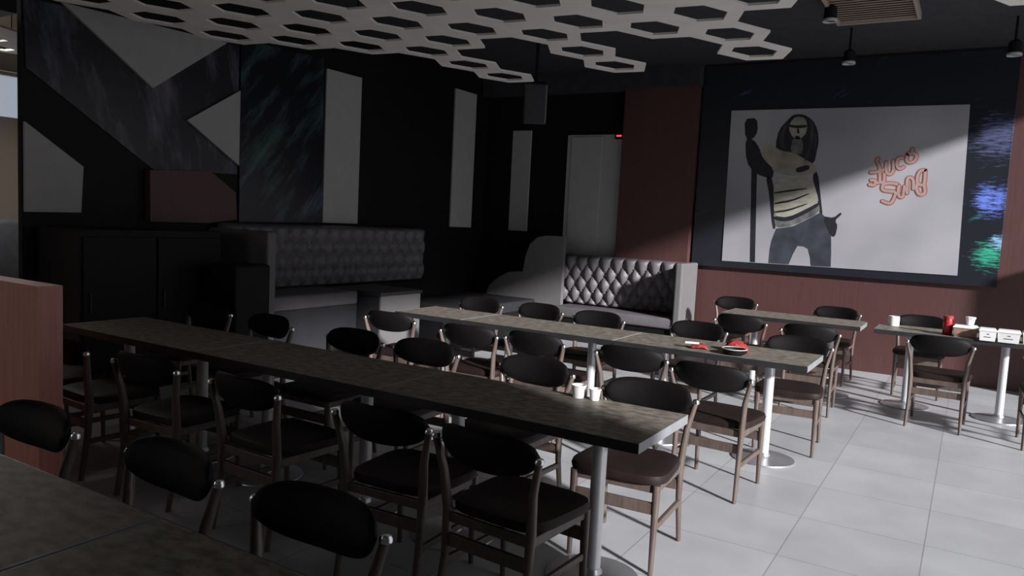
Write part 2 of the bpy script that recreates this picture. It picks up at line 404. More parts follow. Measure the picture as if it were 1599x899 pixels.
LIM = {3: 0, 2: -1, 1: -1, 0: 2, -1: 0, -2: 1, -3: 4, -4: 2, -5: 2, -6: 2, 4: -3}
cells = [(i, j) for j, lim in LIM.items() for i in range(-4 if j > -4 else -3 if j > -6 else -1, lim + 1)]
cells += [(-5, 3), (-5, 4), (-5, 2)]
honeycomb(cells, 'large white honeycomb lattice hanging under the black ceiling', 3.0, 3.016, 0.63)
honeycomb([(2, -10), (3, -10), (4, -10), (1, -10), (3, -11), (4, -11), (5, -11), (4, -12), (5, -12), (6, -12)], 'white honeycomb lattice seen past the left wall end', 3.0, 3.016, 0.55, (-0.25, -0.25))
honeycomb([(-4, 5), (-4, 6), (-5, 6), (-5, 7), (-5, 5), (-4, 7)], 'white honeycomb lattice piece cut by the top edge, below the slatted vent', 3.0, 3.016, 0.63, (0.16, 0.0))

# slatted vent on the ceiling
vt = thing('ceiling_vent', 'beige slatted ceiling vent in a pale frame behind the honeycomb', 'vent', (-0.99, 7.75, ZC))
bm = B()
for a, b in (((-0.37, -0.54), (-0.34, 0.54)), ((0.34, -0.54), (0.37, 0.54)), ((-0.34, -0.54), (0.34, -0.51)), ((-0.34, 0.51), (0.34, 0.54))):
    box(bm, (a[0], a[1], -0.06), (b[0], b[1], 0.0))
obj('frame', bm, M['vent'], vt)
bm = B()
for k in range(14):
    y = -0.49 + k * 0.0755
    prism(bm, [(y - 0.036, -0.045), (y + 0.036, -0.03), (y + 0.036, -0.022), (y - 0.036, -0.037)], lambda yy, zz: (-0.345, yy, zz), lambda yy, zz: (0.345, yy, zz))
obj('slats', bm, M['vent'], vt)

# small spotlights on the ceiling
SPOTS = [((-1.28, 8.65), 'small black ceiling spotlight above the left half of the poster'), ((0.16, 8.7), 'small black ceiling spotlight at the right picture edge'), ((-1.32, 7.62), 'small ceiling spotlight beside the slatted vent')]


def spot(label, loc, drop):
    r = thing('ceiling_spotlight', label, 'spotlight', (loc[0], loc[1], ZC), 0, 'ceiling spotlights')
    obj('stem', tube(B(), [(0, 0, 0), (0, 0, -drop)], 0.012), M['black'], r)
    obj('housing', lathe(B(), [(0.03, -drop + 0.02), (0.055, -drop), (0.06, -drop - 0.11), (0.052, -drop - 0.11)], n=24), M['black'], r, True)
    obj('rim', lathe(B(), [(0.061, -drop - 0.10), (0.066, -drop - 0.11), (0.064, -drop - 0.125), (0.05, -drop - 0.125), (0.048, -drop - 0.11)], n=24, close=False), M['chrome'], r, True)
    return r


spot(SPOTS[0][1], SPOTS[0][0], 0.24); spot(SPOTS[1][1], SPOTS[1][0], 0.24); spot(SPOTS[2][1], SPOTS[2][0], 0.06)

# dark loudspeaker hanging from the ceiling near the corner
sp = thing('hanging_speaker', 'dark slanted loudspeaker hanging from the ceiling by the corner', 'speaker', (-4.62, 8.0, ZC), 0.5)
bm = box(B(), (-0.14, -0.12, -0.98), (0.14, 0.12, -0.5), 0.02)
bmesh.ops.rotate(bm, verts=bm.verts[:], cent=(0, 0, -0.5), matrix=Matrix.Rotation(0.28, 3, 'X'))
obj('cabinet', bm, M['charcoal'], sp)
obj('bracket', tube(B(), [(0, 0, 0), (0, 0, -0.53)], 0.02), M['black'], sp)

# red indicator lamp at the door corner
lb = thing('alarm_box', 'small black box with red light above the white door', 'alarm light', (-4.36, 9.95, 2.80))
obj('housing', box(B(), (-0.06, -0.03, 0.0), (0.06, 0.0, 0.09), 0.006), M['black'], lb)
obj('indicator_light', box(B(), (-0.035, -0.036, 0.035), (0.04, -0.029, 0.055)), M['led'], lb)['label'] = 'glowing red light'


# ------------------------------------------------------------------ picture wall
tag(centred(obj('picture_board', box(B(), (-3.21, 9.94, 1.13), (0.25, YB - 0.002, 3.72), 0.004), M['holo_blue'])), 'large black foil board with painted blue and green flecks behind the poster', 'board')
ps = thing('poster', 'large grey poster of singer holding a microphone stand, with orange lettering', 'poster', (-1.47, 9.93, 1.22))
PX, PZ = -1.47, 1.22


def flat(name, poly, m, k, parent=ps, label=None, soft=1):
    poly = [Vector(p) for p in poly]
    for _ in range(soft):
        poly = [q for i in range(len(poly)) for q in (poly[i] * 0.78 + poly[(i + 1) % len(poly)] * 0.22, poly[i] * 0.22 + poly[(i + 1) % len(poly)] * 0.78)]
    bm = prism(B(), poly, lambda x, z: (x - PX, -0.001 * k + 0.001, z - PZ), lambda x, z: (x - PX, -0.001 * k, z - PZ))
    o = obj(name, bm, m, parent)
    if label:
        o['label'] = label
    return o


obj('sheet', prism(B(), [(-2.80, 1.215), (-0.135, 1.235), (-0.18, 3.135), (-2.82, 3.145)], lambda x, z: (x - PX, 0.01, z - PZ), lambda x, z: (x - PX, 0.0, z - PZ)), M['print'], ps)
flat('microphone_stand', [(-2.523, 2.60), (-2.451, 2.60), (-2.375, 1.225), (-2.438, 1.225)], M['p_dark'], 2, soft=0)
flat('microphone', [(-2.647, 3.037), (-2.491, 3.045), (-2.466, 2.877), (-2.519, 2.781), (-2.616, 2.782)], M['p_dark'], 2)
flat('hair', [(-2.114, 3.012), (-2.051, 3.076), (-1.938, 3.078), (-1.82, 3.005), (-1.755, 2.888), (-1.728, 2.749), (-1.744, 2.61), (-1.756, 2.494), (-1.842, 2.447), (-2.008, 2.54), (-2.198, 2.611), (-2.24, 2.707), (-2.209, 2.896)], M['p_dark'], 2)
flat('raised_arm', [(-2.616, 2.782), (-2.519, 2.781), (-2.439, 2.684), (-2.38, 2.539), (-2.228, 2.396), (-2.242, 2.276), (-2.461, 2.346), (-2.581, 2.49)], M['p_dark'], 3)
flat('trunk_edge', [(-2.328, 2.323), (-2.228, 2.286), (-2.185, 1.796), (-2.151, 1.665), (-2.189, 1.663), (-2.262, 2.083)], M['p_dark'], 3)
flat('chest', [(-2.404, 2.684), (-2.301, 2.731), (-2.177, 2.635), (-2.013, 2.611), (-1.847, 2.517), (-1.73, 2.448), (-1.725, 2.378), (-1.876, 2.317), (-2.212, 2.349), (-2.355, 2.515)], M['p_skin'], 3)
flat('neck', [(-2.03, 2.80), (-1.93, 2.79), (-1.90, 2.66), (-1.93, 2.58), (-2.06, 2.62)], M['p_belt'], 3)
hr = [o for o in ps.children if o.name.startswith('hair')][0]
for pl in ([(-2.10, 3.02), (-2.16, 2.93), (-2.20, 2.80), (-2.16, 2.66), (-2.13, 2.68), (-2.15, 2.80), (-2.12, 2.92)], [(-1.86, 3.04), (-1.80, 2.93), (-1.79, 2.78), (-1.82, 2.62), (-1.86, 2.50), (-1.88, 2.52), (-1.84, 2.66), (-1.83, 2.80), (-1.85, 2.94)], [(-1.78, 2.86), (-1.75, 2.74), (-1.77, 2.60), (-1.79, 2.62), (-1.775, 2.74)]):
    flat('hair_strand', pl, M['p_hair'], 3, hr)
fc = flat('face', [(-2.078, 2.988), (-2.015, 3.052), (-1.911, 3.031), (-1.877, 2.937), (-1.885, 2.844), (-1.93, 2.79), (-1.975, 2.765), (-2.04, 2.799), (-2.093, 2.894)], M['p_skin'], 3)
for nm, pl in (('eyes', [(-2.099, 2.955), (-2.0, 2.94), (-1.882, 2.949), (-1.884, 2.913), (-1.985, 2.905), (-2.089, 2.922)]), ('nose', [(-1.995, 2.905), (-1.975, 2.905), (-1.96, 2.845), (-1.99, 2.84)]), ('mouth', [(-2.025, 2.806), (-1.985, 2.815), (-1.94, 2.806), (-1.98, 2.793)])):
    flat(nm, pl, M['p_dark'], 4, fc)
flat('lower_arm', [(-1.776, 2.33), (-1.715, 2.401), (-1.649, 2.053), (-1.61, 1.844), (-1.664, 1.912), (-1.699, 2.121)], M['p_dark'], 2)
flat('top', [(-1.976, 2.422), (-1.821, 2.466), (-1.805, 2.412), (-1.881, 2.376), (-1.959, 2.363)], M['p_dark'], 4)
sh = flat('shirt', [(-2.23, 2.276), (-1.967, 2.316), (-1.786, 2.307), (-1.691, 2.098), (-1.672, 2.005), (-2.018, 1.803), (-2.194, 1.82)], M['p_cloth'], 3)
for pl in ([(-2.206, 2.121), (-1.978, 2.162), (-1.82, 2.177), (-1.819, 2.166), (-1.976, 2.138), (-2.204, 2.097)], [(-2.195, 1.989), (-1.99, 2.031), (-1.793, 2.119), (-1.787, 2.105), (-1.983, 2.007), (-2.194, 1.965)], [(-2.188, 1.88), (-2.024, 1.91), (-1.802, 1.994), (-1.801, 1.98), (-2.021, 1.885), (-2.187, 1.86)]):
    flat('fold', pl, M['p_dark'], 4, sh)
flat('belt', [(-2.194, 1.82), (-2.018, 1.803), (-1.672, 2.005), (-1.64, 1.889), (-1.941, 1.711), (-2.159, 1.677)], M['p_belt'], 3)
flat('jeans', [(-2.146, 1.665), (-1.941, 1.706), (-1.78, 1.80), (-1.64, 1.889), (-1.569, 1.822), (-1.52, 1.72), (-1.497, 1.615), (-1.478, 1.40), (-1.470, 1.232), (-1.699, 1.228), (-1.715, 1.33), (-1.749, 1.436), (-1.80, 1.462), (-1.876, 1.464), (-1.92, 1.36), (-1.962, 1.228), (-2.207, 1.226), (-2.205, 1.40), (-2.193, 1.505)], M['p_jeans'], 2, soft=0)
flat('waistband', [(-2.19, 1.825), (-2.018, 1.808), (-1.80, 1.925), (-1.672, 2.01), (-1.663, 1.965), (-1.80, 1.87), (-2.01, 1.755), (-2.18, 1.77)], M['p_dark'], 4)
flat('glove', [(-1.615, 1.844), (-1.482, 1.826), (-1.412, 1.898), (-1.395, 1.876), (-1.469, 1.798), (-1.431, 1.735), (-1.452, 1.595), (-1.508, 1.615)], M['p_dark'], 3)
STROKES = [[(-1.054, 2.541), (-1.067, 2.507), (-1.034, 2.446), (-1.021, 2.341), (-1.015, 2.272), (-1.038, 2.254)], [(-1.125, 2.379), (-1.073, 2.38), (-0.988, 2.411)], [(-1.125, 2.235), (-1.072, 2.231), (-1.064, 2.28), (-1.113, 2.288)], [(-1.015, 2.263), (-0.972, 2.273), (-0.975, 2.359)], [(-0.967, 2.498), (-0.954, 2.386), (-0.912, 2.36), (-0.884, 2.404), (-0.894, 2.516)], [(-0.796, 2.55), (-0.849, 2.533), (-0.85, 2.456), (-0.816, 2.422), (-0.775, 2.448)], [(-0.752, 2.585), (-0.754, 2.516), (-0.714, 2.495), (-0.67, 2.517), (-0.66, 2.576), (-0.708, 2.602), (-0.752, 2.585)], [(-0.705, 2.653), (-0.708, 2.61)], [(-0.823, 2.241), (-0.903, 2.256), (-0.973, 2.238), (-0.975, 2.177), (-0.903, 2.161), (-0.847, 2.154), (-0.843, 2.102), (-0.883, 2.022), (-0.972, 2.046)], [(-0.811, 2.232), (-0.811, 2.137), (-0.788, 2.099), (-0.758, 2.113), (-0.752, 2.225)], [(-0.718, 2.14), (-0.728, 2.302), (-0.691, 2.32), (-0.665, 2.286), (-0.657, 2.193)], [(-0.554, 2.407), (-0.606, 2.398), (-0.63, 2.321), (-0.616, 2.253), (-0.556, 2.254), (-0.554, 2.407)], [(-0.556, 2.254), (-0.539, 2.153), (-0.591, 2.134), (-0.626, 2.193), (-0.624, 2.253)]]


def smooth_line(st, n=5):
    p = [Vector(q) for q in st]; out = []
    for i in range(len(p) - 1):
        a, b, c, d = p[max(i - 1, 0)], p[i], p[i + 1], p[min(i + 2, len(p) - 1)]
        for k in range(n):
            t = k / n
            out.append(0.5 * ((2 * b) + (c - a) * t + (2 * a - 5 * b + 4 * c - d) * t * t + (3 * b - a - 3 * c + d) * t ** 3))
    out.append(p[-1]); return out


def ribbon(bm, st, w, y):
    p = smooth_line(st); prev = None
    ends = [p[0] + (p[0] - p[1]).normalized() * w * 0.7] + p + [p[-1] + (p[-1] - p[-2]).normalized() * w * 0.7]
    for i, c in enumerate(ends):
        d = (ends[min(i + 1, len(ends) - 1)] - ends[max(i - 1, 0)]).normalized(); n = Vector((-d.y, d.x)) * (w if 0 < i < len(ends) - 1 else w * 0.55)
        pair = [bm.verts.new((q.x - PX, y, q.y - PZ)) for q in (c + n, c - n)]
        if prev:
            bm.faces.new((prev[0], pair[0], pair[1], prev[1]))
        prev = pair


GLYPHS = [STROKES[0:4], STROKES[4:5], STROKES[5:6], STROKES[6:8], STROKES[8:9], STROKES[9:10], STROKES[10:11], STROKES[11:13]]
for g in GLYPHS:
    b1, b2 = B(), B()
    for q, st in enumerate(g):
        ribbon(b1, st, 0.025, -0.003 - 0.0004 * q); ribbon(b2, st, 0.015, -0.0052 - 0.0004 * q)
    lo_ = obj('letter', b1, M['l_orange'], ps); lo_['label'] = 'orange outlined letter'
    obj('letter_fill', b2, M['l_pale'], lo_)


# ------------------------------------------------------------------ booths
def tufted(bm, w, h, t, cols, rows, plain_top=0.12):
    """upright pad in the XZ plane, facing -Y; x in [0,w], z in [0,h]"""
    nx, nz = int(cols * 10), int(max(12, rows * 10))
    g = []
    for a in range(nx + 1):
        col = []
        for b in range(nz + 1):
            x = w * a / nx; z = h * b / nz
            u = x / w * cols; zz = z / (h - plain_top) * rows
            if z > h - plain_top:
                zz = rows
                f = abs(math.sin(PI * (u + rows / 2.0))) ** 0.6
            else:
                p = (u + zz / 1.0 * 0.5); q = (u - zz * 0.5)
                f = (abs(math.sin(PI * p)) * abs(math.sin(PI * q))) ** 0.45
            edge = min(1.0, min(x, w - x) / 0.04, min(z, h - z) / 0.05)
            edge = math.sqrt(max(0.0, 1 - (1 - edge) ** 2))
            col.append(bm.verts.new((x, -(t * 0.45 + 0.065 * f) * edge - 0.01, z)))
        g.append(col)
    back = [[bm.verts.new((w * a / nx, t * 0.5, h * b / nz)) if a in (0, nx) or b in (0, nz) else None for b in range(nz + 1)] for a in range(nx + 1)]
    for a in range(nx):
        for b in range(nz):
            bm.faces.new((g[a][b], g[a + 1][b], g[a + 1][b + 1], g[a][b + 1]))
    for a in range(nx):
        for b in (0, nz):
            bm.faces.new((g[a][b], g[a + 1][b], back[a + 1][b], back[a][b]))
    for b in range(nz):
        for a in (0, nx):
            bm.faces.new((g[a][b], g[a][b + 1], back[a][b + 1], back[a][b]))
    bm.faces.new((back[0][0], back[nx][0], back[nx][nz], back[0][nz]))
    return bm


s2 = thing('tufted_bench', 'grey button tufted bench against the orange pillar with pale end panel', 'bench', (-4.1, 9.86, 0))
bm = tufted(B(), 1.98, 0.70, 0.12, 11, 4, 0.10); bmesh.ops.translate(bm, verts=bm.verts[:], vec=(-1.06, -0.07, 0.46))
obj('backrest', bm, M['grey_leather'], s2, True)
obj('seat_cushion', box(B(), (-0.80, -0.62, 0.32), (0.92, -0.13, 0.46), 0.03, 3), M['grey_leather'], s2, True)
obj('plinth', box(B(), (-0.80, -0.58, 0.0), (0.92, -0.03, 0.32), 0.004), M['black'], s2)
obj('end_panel', box(B(), (0.925, -0.64, 0.0), (1.02, -0.02, 1.17), 0.02), M['offwhite'], s2)['label'] = 'pale end panel'

# scalloped white divider beside it
poly = [(-6.22, 0.0), (-6.22, 0.30), (-6.20, 0.44), (-6.13, 0.62), (-5.97, 0.76), (-5.78, 0.85), (-5.56, 0.87), (-5.53, 1.09), (-5.46, 1.28), (-5.34, 1.38), (-5.2, 1.41), (-4.92, 1.41), (-4.92, 0.0)]
tag(centred(obj('booth_divider', prism(B(), poly, lambda x, z: (x, 9.60, z), lambda x, z: (x, 9.52, z)), M['offwhite'])), 'white stepped booth divider with rounded shoulders left of the tufted bench', 'divider')

s1 = thing('tufted_bench', 'long dark grey tufted booth bench along the left wall under white strip', 'bench', (XL + 0.03, 5.0, 0), 0)
bm = tufted(B(), 3.2, 0.70, 0.14, 16, 4, 0.10)
bmesh.ops.rotate(bm, verts=bm.verts[:], cent=(0, 0, 0), matrix=Matrix.Rotation(PI / 2, 3, 'Z'))
bmesh.ops.translate(bm, verts=bm.verts[:], vec=(0.09, 0.05, 0.73))
obj('backrest', bm, M['grey_leather'], s1, True)
obj('back_base', box(B(), (0.02, 1.26, 0.0), (0.16, 3.25, 0.725)), M['black'], s1)
obj('seat_cushion', box(B(), (0.24, 0.05, 0.60), (0.85, 1.25, 0.75), 0.03, 3), M['grey_leather'], s1, True)
obj('plinth', box(B(), (0.02, 0.05, 0.0), (0.83, 1.25, 0.60), 0.004), M['charcoal'], s1)
obj('end_panel', box(B(), (0.02, -0.06, 0.0), (0.9, 0.045, 1.38), 0.02), M['charcoal2'], s1)['label'] = 'grey end panel'

ct = thing('booth_table', 'black topped box table with a white end, beside the dark booth', 'table', (-5.87, 6.70, 0))
bm = box(B(), (-0.36, -0.34, 0.0), (0.36, 0.34, 0.70)); obj('body', bm, M['charcoal'], ct)
obj('end_panel', box(B(), (0.362, -0.345, 0.0), (0.385, 0.345, 0.70)), M['offwhite'], ct)['label'] = 'white end panel'
obj('top', box(B(), (-0.39, -0.37, 0.70), (0.40, 0.37, 0.74), 0.005), M['edge'], ct)
bn = thing('booth_bench', 'plain dark grey booth bench behind the white ended box table', 'bench', (-5.5, 8.45, 0))
obj('seat_cushion', box(B(), (-0.6, -1.2, 0.42), (0.5, 0.5, 0.56), 0.03, 3), M['charcoal'], bn, True)
obj('plinth', box(B(), (-0.58, -1.18, 0.0), (0.48, 0.48, 0.42)), M['black'], bn)
cb = thing('bar_cabinet', 'black waist high cabinet below the orange wood panel', 'cabinet', (-6.25, 3.95, 0))
obj('body', box(B(), (-0.33, -0.62, 0.0), (0.3, 0.68, 1.36), 0.004), M['black'], cb)
for y in (-0.60, 0.04):
    dd = obj('door', box(B(), (0.301, y, 0.06), (0.32, y + 0.62, 1.30), 0.003), M['black'], cb)
    obj('handle', tube(B(), [(0.335, y + 0.05, 0.7), (0.335, y + 0.05, 0.86)], 0.006), M['edge'], dd)
tag(centred(obj('floor_speaker', box(B(), (-5.78, 4.38, 0.0), (-5.42, 4.76, 1.09), 0.02), M['black'])), 'black floor standing box in front of the tufted booth', 'speaker')
lw = thing('half_wall', 'salmon orange wood half wall at the left picture edge', 'partition', (-5.2, 2.06, 0))
obj('panel', box(B(), (-1.3, -0.06, 0.0), (1.26, 0.06, 1.14)), M['orange_light'], lw)
obj('cap', box(B(), (-1.3, -0.06, 1.14), (1.26, 0.06, 1.155)), M['orange_light'], lw)
# low sofa seen through the opening at the far left
sf = thing('lounge_sofa', 'blue grey sofa below the far window at left edge', 'sofa', (-9.1, 4.5, 0))
obj('seat', box(B(), (-0.4, -1.0, 0.1), (0.45, 1.0, 0.62), 0.05, 3), M['charcoal'], sf, True)
obj('backrest', box(B(), (-0.42, -1.0, 0.62), (-0.15, 1.0, 1.32), 0.06, 3), M['sky_grey'], sf, True)
obj('armrest', box(B(), (-0.4, -1.2, 0.0), (0.45, -1.005, 0.8), 0.05, 3), M['charcoal'], sf, True)
obj('armrest', box(B(), (-0.4, 1.005, 0.0), (0.45, 1.2, 0.8), 0.05, 3), M['charcoal'], sf, True)


# ------------------------------------------------------------------ tables
def make_table(label, x0, x1, y0, y1, group, poles=None):
    cx, cy = (x0 + x1) / 2, (y0 + y1) / 2; hx, hy = (x1 - x0) / 2 - 0.004, (y1 - y0) / 2
    t = thing('dining_table', label, 'table', (cx, cy, 0), 0, group)
    obj('tabletop', box(B(), (-hx + 0.004, -hy + 0.004, 0.712), (hx - 0.004, hy - 0.004, 0.75)), M['laminate'], t)
    for a, b in (((-hx, -hy), (hx, -hy + 0.004)), ((-hx, hy - 0.004), (hx, hy)), ):
        obj('edge_band', box(B(), (a[0], a[1], 0.708), (b[0], b[1], 0.7495)), M['edge'], t)
    for xa in (-hx, hx - 0.004):
        obj('end_band', box(B(), (xa, -hy + 0.0045, 0.708), (xa + 0.004, hy - 0.0045, 0.7505)), M['edge_grey'], t)['label'] = 'grey end edge'
    if poles is None:
        poles = [-hx + 0.30, hx - 0.297]
    for px in poles:
        p = obj('pole', tube(B(), [(px, 0, 0.012), (px, 0, 0.702)], 0.034, 24), M['chrome'], t, True)
        obj('mounting_plate', box(B(), (px - 0.16, -0.16, 0.702), (px + 0.16, 0.16, 0.7115)), M['edge'], p)
        obj('base', lathe(B(), [(0.21, 0.0), (0.215, 0.004), (0.213, 0.010), (0.12, 0.018), (0.045, 0.028), (0.038, 0.05), (0.0345, 0.05)], (px, 0, 0), 48), M['steel_disc'], t, True)
    return t


T = 1.385
G1, G2, G3, G0 = 'tables of the long front row', 'tables of the second row', 'tables by the poster wall', 'tables at the bottom left'
make_table('speckled brown table at the near right end of the long front row', -1.054 - T, -1.054, 2.786, 3.395, G1)
make_table('speckled brown table in the middle of the long front row', -1.054 - 2 * T, -1.054 - T, 2.786, 3.395, G1)
make_table('speckled brown table at the dim far left end of the long front row', -1.054 - 3 * T, -1.054 - 2 * T, 2.786, 3.395, G1)
make_table('table of the second row carrying two red items', -0.853 - T, -0.853, 5.205, 5.814, G2)
make_table('middle table of the second row, behind the white cups', -0.853 - 2 * T, -0.853 - T, 5.205, 5.814, G2)
make_table('short square table ending the second row by the white box end', -4.33, -0.853 - 2 * T, 5.205, 5.814, G2, [0.0])
make_table('bare table by the orange wall below the poster', -2.22, -0.86, 7.95, 8.56, G3)
make_table('table by the orange wall carrying white takeout boxes and red tin', -0.75, 0.63, 7.95, 8.56, G3)
make_table('near table at bottom left corner, left of the seam', -3.21, -1.825, 0.63, 1.24, G0, [-0.43, 0.317])
make_table('near table at the bottom edge, right of the seam', -1.82, -0.44, 0.63, 1.24, G0, [-0.37, 0.40])


# ------------------------------------------------------------------ chairs
def make_chair():
    """dining chair on the floor at the origin; the sitter looks towards +Y"""
    t = thing('dining_chair', '', 'chair')
    # seat pad, rounded and slightly dished
    bm = B(); n = 40; rings = []
    for (s, z) in ((0.93, 0.425), (0.985, 0.43), (1.0, 0.45), (0.975, 0.468), (0.90, 0.476), (0.6, 0.472), (0.25, 0.468)):
        ring = []
        for k in range(n):
            a = 2 * PI * k / n; c, q = math.cos(a), math.sin(a); e = 0.42
            x = 0.235 * s * math.copysign(abs(c) ** e, c); y = 0.222 * s * math.copysign(abs(q) ** e, q)
            x *= 1.0 + 0.06 * (y / 0.222)
            ring.append(Vector((x, y + 0.01, z)))
        rings.append(ring)
    loft(bm, rings); obj('seat', bm, M['leather_red'], t, True)
    # curved oval backrest, hollow towards the sitter
    bm = B(); N, K = 28, 16; rings = []
    for i in range(N + 1):
        u = -1 + 2 * i / N; x = 0.232 * u
        hh = 0.078 * max(0.0, 1 - abs(u) ** 3.2) ** 0.5 + 0.006; tt = 0.020 * max(0.0, 1 - abs(u) ** 6) ** 0.5 + 0.006
        yc = -0.285 + 0.055 * u * u; zc = 0.728 + 0.012 * u * u
        rings.append([Vector((x, yc + tt * math.cos(2 * PI * k / K) - 0.10 * hh * math.sin(2 * PI * k / K) * 2, zc + hh * math.sin(2 * PI * k / K))) for k in range(K)])
    loft(bm, rings); obj('backrest', bm, M['leather'], t, True)
    for s in (-1, 1):
        lg = obj('rear_leg', tube(B(), [(s * 0.205, -0.265, 0.0), (s * 0.200, -0.225, 0.25), (s * 0.202, -0.215, 0.44), (s * 0.215, -0.235, 0.60), (s * 0.246, -0.255, 0.732)], [0.013, 0.017, 0.021, 0.018, 0.014], 12, 0.9, 1.15), M['wood'], t, True)
        obj('post_glint_cap', lathe(B(), [(0.0150, -0.004), (0.0185, 0.0), (0.0185, 0.010), (0.0145, 0.018), (0.007, 0.021)], (s * 0.2465, -0.2555, 0.730), 16), M['chrome_bright'], lg, True)['label'] = 'shiny metal cap added for the post glint'  # cap added and enlarged so the post tip catches a glint
        obj('front_leg', tube(B(), [(s * 0.205, 0.20, 0.0), (s * 0.205, 0.195, 0.22), (s * 0.205, 0.19, 0.425)], [0.012, 0.016, 0.020], 12), M['wood'], t, True)
    fr = B()
    for s in (-1, 1):
        box(fr, (s * 0.212, -0.20, 0.385), (s * 0.190, 0.18, 0.425), 0.004)
    box(fr, (-0.188, -0.222, 0.385), (0.188, -0.20, 0.425), 0.004); box(fr, (-0.188, 0.175, 0.385), (0.188, 0.197, 0.425), 0.004)
    obj('seat_frame', fr, M['wood'], t)
    for s in (-1, 1):
        obj('stretcher', box(B(), (s * 0.213, -0.222, 0.205), (s * 0.193, 0.188, 0.235), 0.004), M['wood'], t)
    obj('cross_rail', box(B(), (-0.192, 0.182, 0.285), (0.192, 0.204, 0.34), 0.004), M['wood'], t)
    obj('cross_rail', box(B(), (-0.190, -0.225, 0.285), (0.190, -0.205, 0.34), 0.004), M['wood'], t)
    return t


CH = make_chair()
used = [False]


def chair(x, y, rz, label, group):
    if not used[0]:
        used[0] = True
        CH.location = (x, y, 0); CH.rotation_euler = (0, 0, rz); CH['label'] = label; CH['group'] = group
        return CH
    return dup(CH, label, (x, y, 0), rz, group)


ORD = ['first', 'second', 'third', 'fourth', 'fifth', 'sixth']
R = math.radians
# long front row, near side (backs to the camera)
for i, (x, y, a) in enumerate([(-1.50, 2.64, -4), (-2.07, 2.66, 3), (-2.90, 2.66, -2), (-3.69, 2.65, 4), (-4.42, 2.65, -3), (-5.02, 2.65, 2)]):
    chair(x, y, R(a), 'dark dining chair tucked into near side of the front row, %s from its right end' % ORD[i], 'near side chairs of the front row')
for i, (x, y, a) in enumerate([(-1.36, 3.46, 3), (-2.14, 3.60, -3), (-2.93, 3.60, 2), (-3.53, 3.58, 0), (-4.42, 3.62, -4), (-5.22, 3.72, 3)]):
    chair(x, y, PI + R(a), 'dark dining chair on far side of the front row, %s from its right end' % ORD[i], 'far side chairs of the front row')
for i, (x, y, a) in enumerate([(-1.27, 4.74, -3), (-1.89, 4.95, 2), (-2.64, 5.0, -2), (-3.19, 4.93, 3), (-4.06, 5.05, 4)]):
    chair(x, y, R(a), 'dark dining chair on near side of the second row, %s from its right end' % ORD[i], 'near side chairs of the second row')
for i, (x, y, a) in enumerate([(-1.09, 5.96, 4), (-1.98, 6.17, -2), (-2.87, 6.09, 2), (-3.55, 6.18, -3), (-4.18, 6.12, 2)]):
    chair(x, y, PI + R(a), 'dark dining chair on far side of the second row, %s from its right end' % ORD[i], 'far side chairs of the second row')
chair(-1.20, 7.42, R(3), 'dark dining chair on near side of the bare table below the poster, right one', 'near side chairs by the poster wall')
chair(-1.85, 7.62, R(-2), 'dark dining chair on near side of the bare table below the poster, left one', 'near side chairs by the poster wall')
chair(-0.16, 7.60, R(-3), 'dark dining chair in front of the white takeout boxes', 'near side chairs by the poster wall')
chair(0.66, 7.42, R(2), 'dark dining chair cut by the right picture edge', 'near side chairs by the poster wall')
for (x, y, a, lab) in ((-2.40, 9.05, 3, 'dark dining chair between bare table and orange wall, beside the tufted bench'), (-1.28, 9.0, -4, 'dark dining chair between bare table and orange wall, below the poster lettering'), (-0.40, 8.95, 2, 'dark dining chair between orange wall and the red tin')):
    chair(x, y, PI + R(a), lab, 'far side chairs by the poster wall')
for i, (x, y, a) in enumerate([(-1.51, 1.265, 2), (-2.20, 1.275, -2), (-2.97, 1.25, 3)]):
    chair(x, y, PI + R(a), 'dark dining chair facing the bottom left tables, %s from the right' % ORD[i], 'chairs facing the bottom left tables')


# ------------------------------------------------------------------ small things on the tables
def carton(label, x, y, z, sx, sy, sz, rz, m, group, filling=False):
    t = thing('takeout_box', label, 'box', (x, y, z), rz, group)
    bm = B(); k = 0.9
    loft(bm, [[Vector((sx * k * a, sy * k * b, 0)) for a, b in ((-.5, -.5), (.5, -.5), (.5, .5), (-.5, .5))], [Vector((sx * a, sy * b, sz * 0.78)) for a, b in ((-.5, -.5), (.5, -.5), (.5, .5), (-.5, .5))]])
    obj('tray', bm, m, t)
    bm = B(); q = 1.06
    loft(bm, [[Vector((sx * q * a, sy * q * b, sz * 0.785)) for a, b in ((-.5, -.5), (.5, -.5), (.5, .5), (-.5, .5))], [Vector((sx * q * a, sy * q * b, sz * 0.85)) for a, b in ((-.5, -.5), (.5, -.5), (.5, .5), (-.5, .5))], [Vector((sx * 0.9 * a, sy * 0.9 * b, sz)) for a, b in ((-.5, -.5), (.5, -.5), (.5, .5), (-.5, .5))]])
    obj('lid', bm, M['carton'], t)
    if not filling:
        bm = B(); box(bm, (-sx * 0.2, -sy * 0.490, sz * 0.30), (sx * 0.2, -sy * 0.475, sz * 0.34)); box(bm, (-sx * 0.06, -sy * 0.494, sz * 0.52), (sx * 0.08, -sy * 0.482, sz * 0.58))
        obj('printed_line', bm, M['leather_red'], t)
    return t


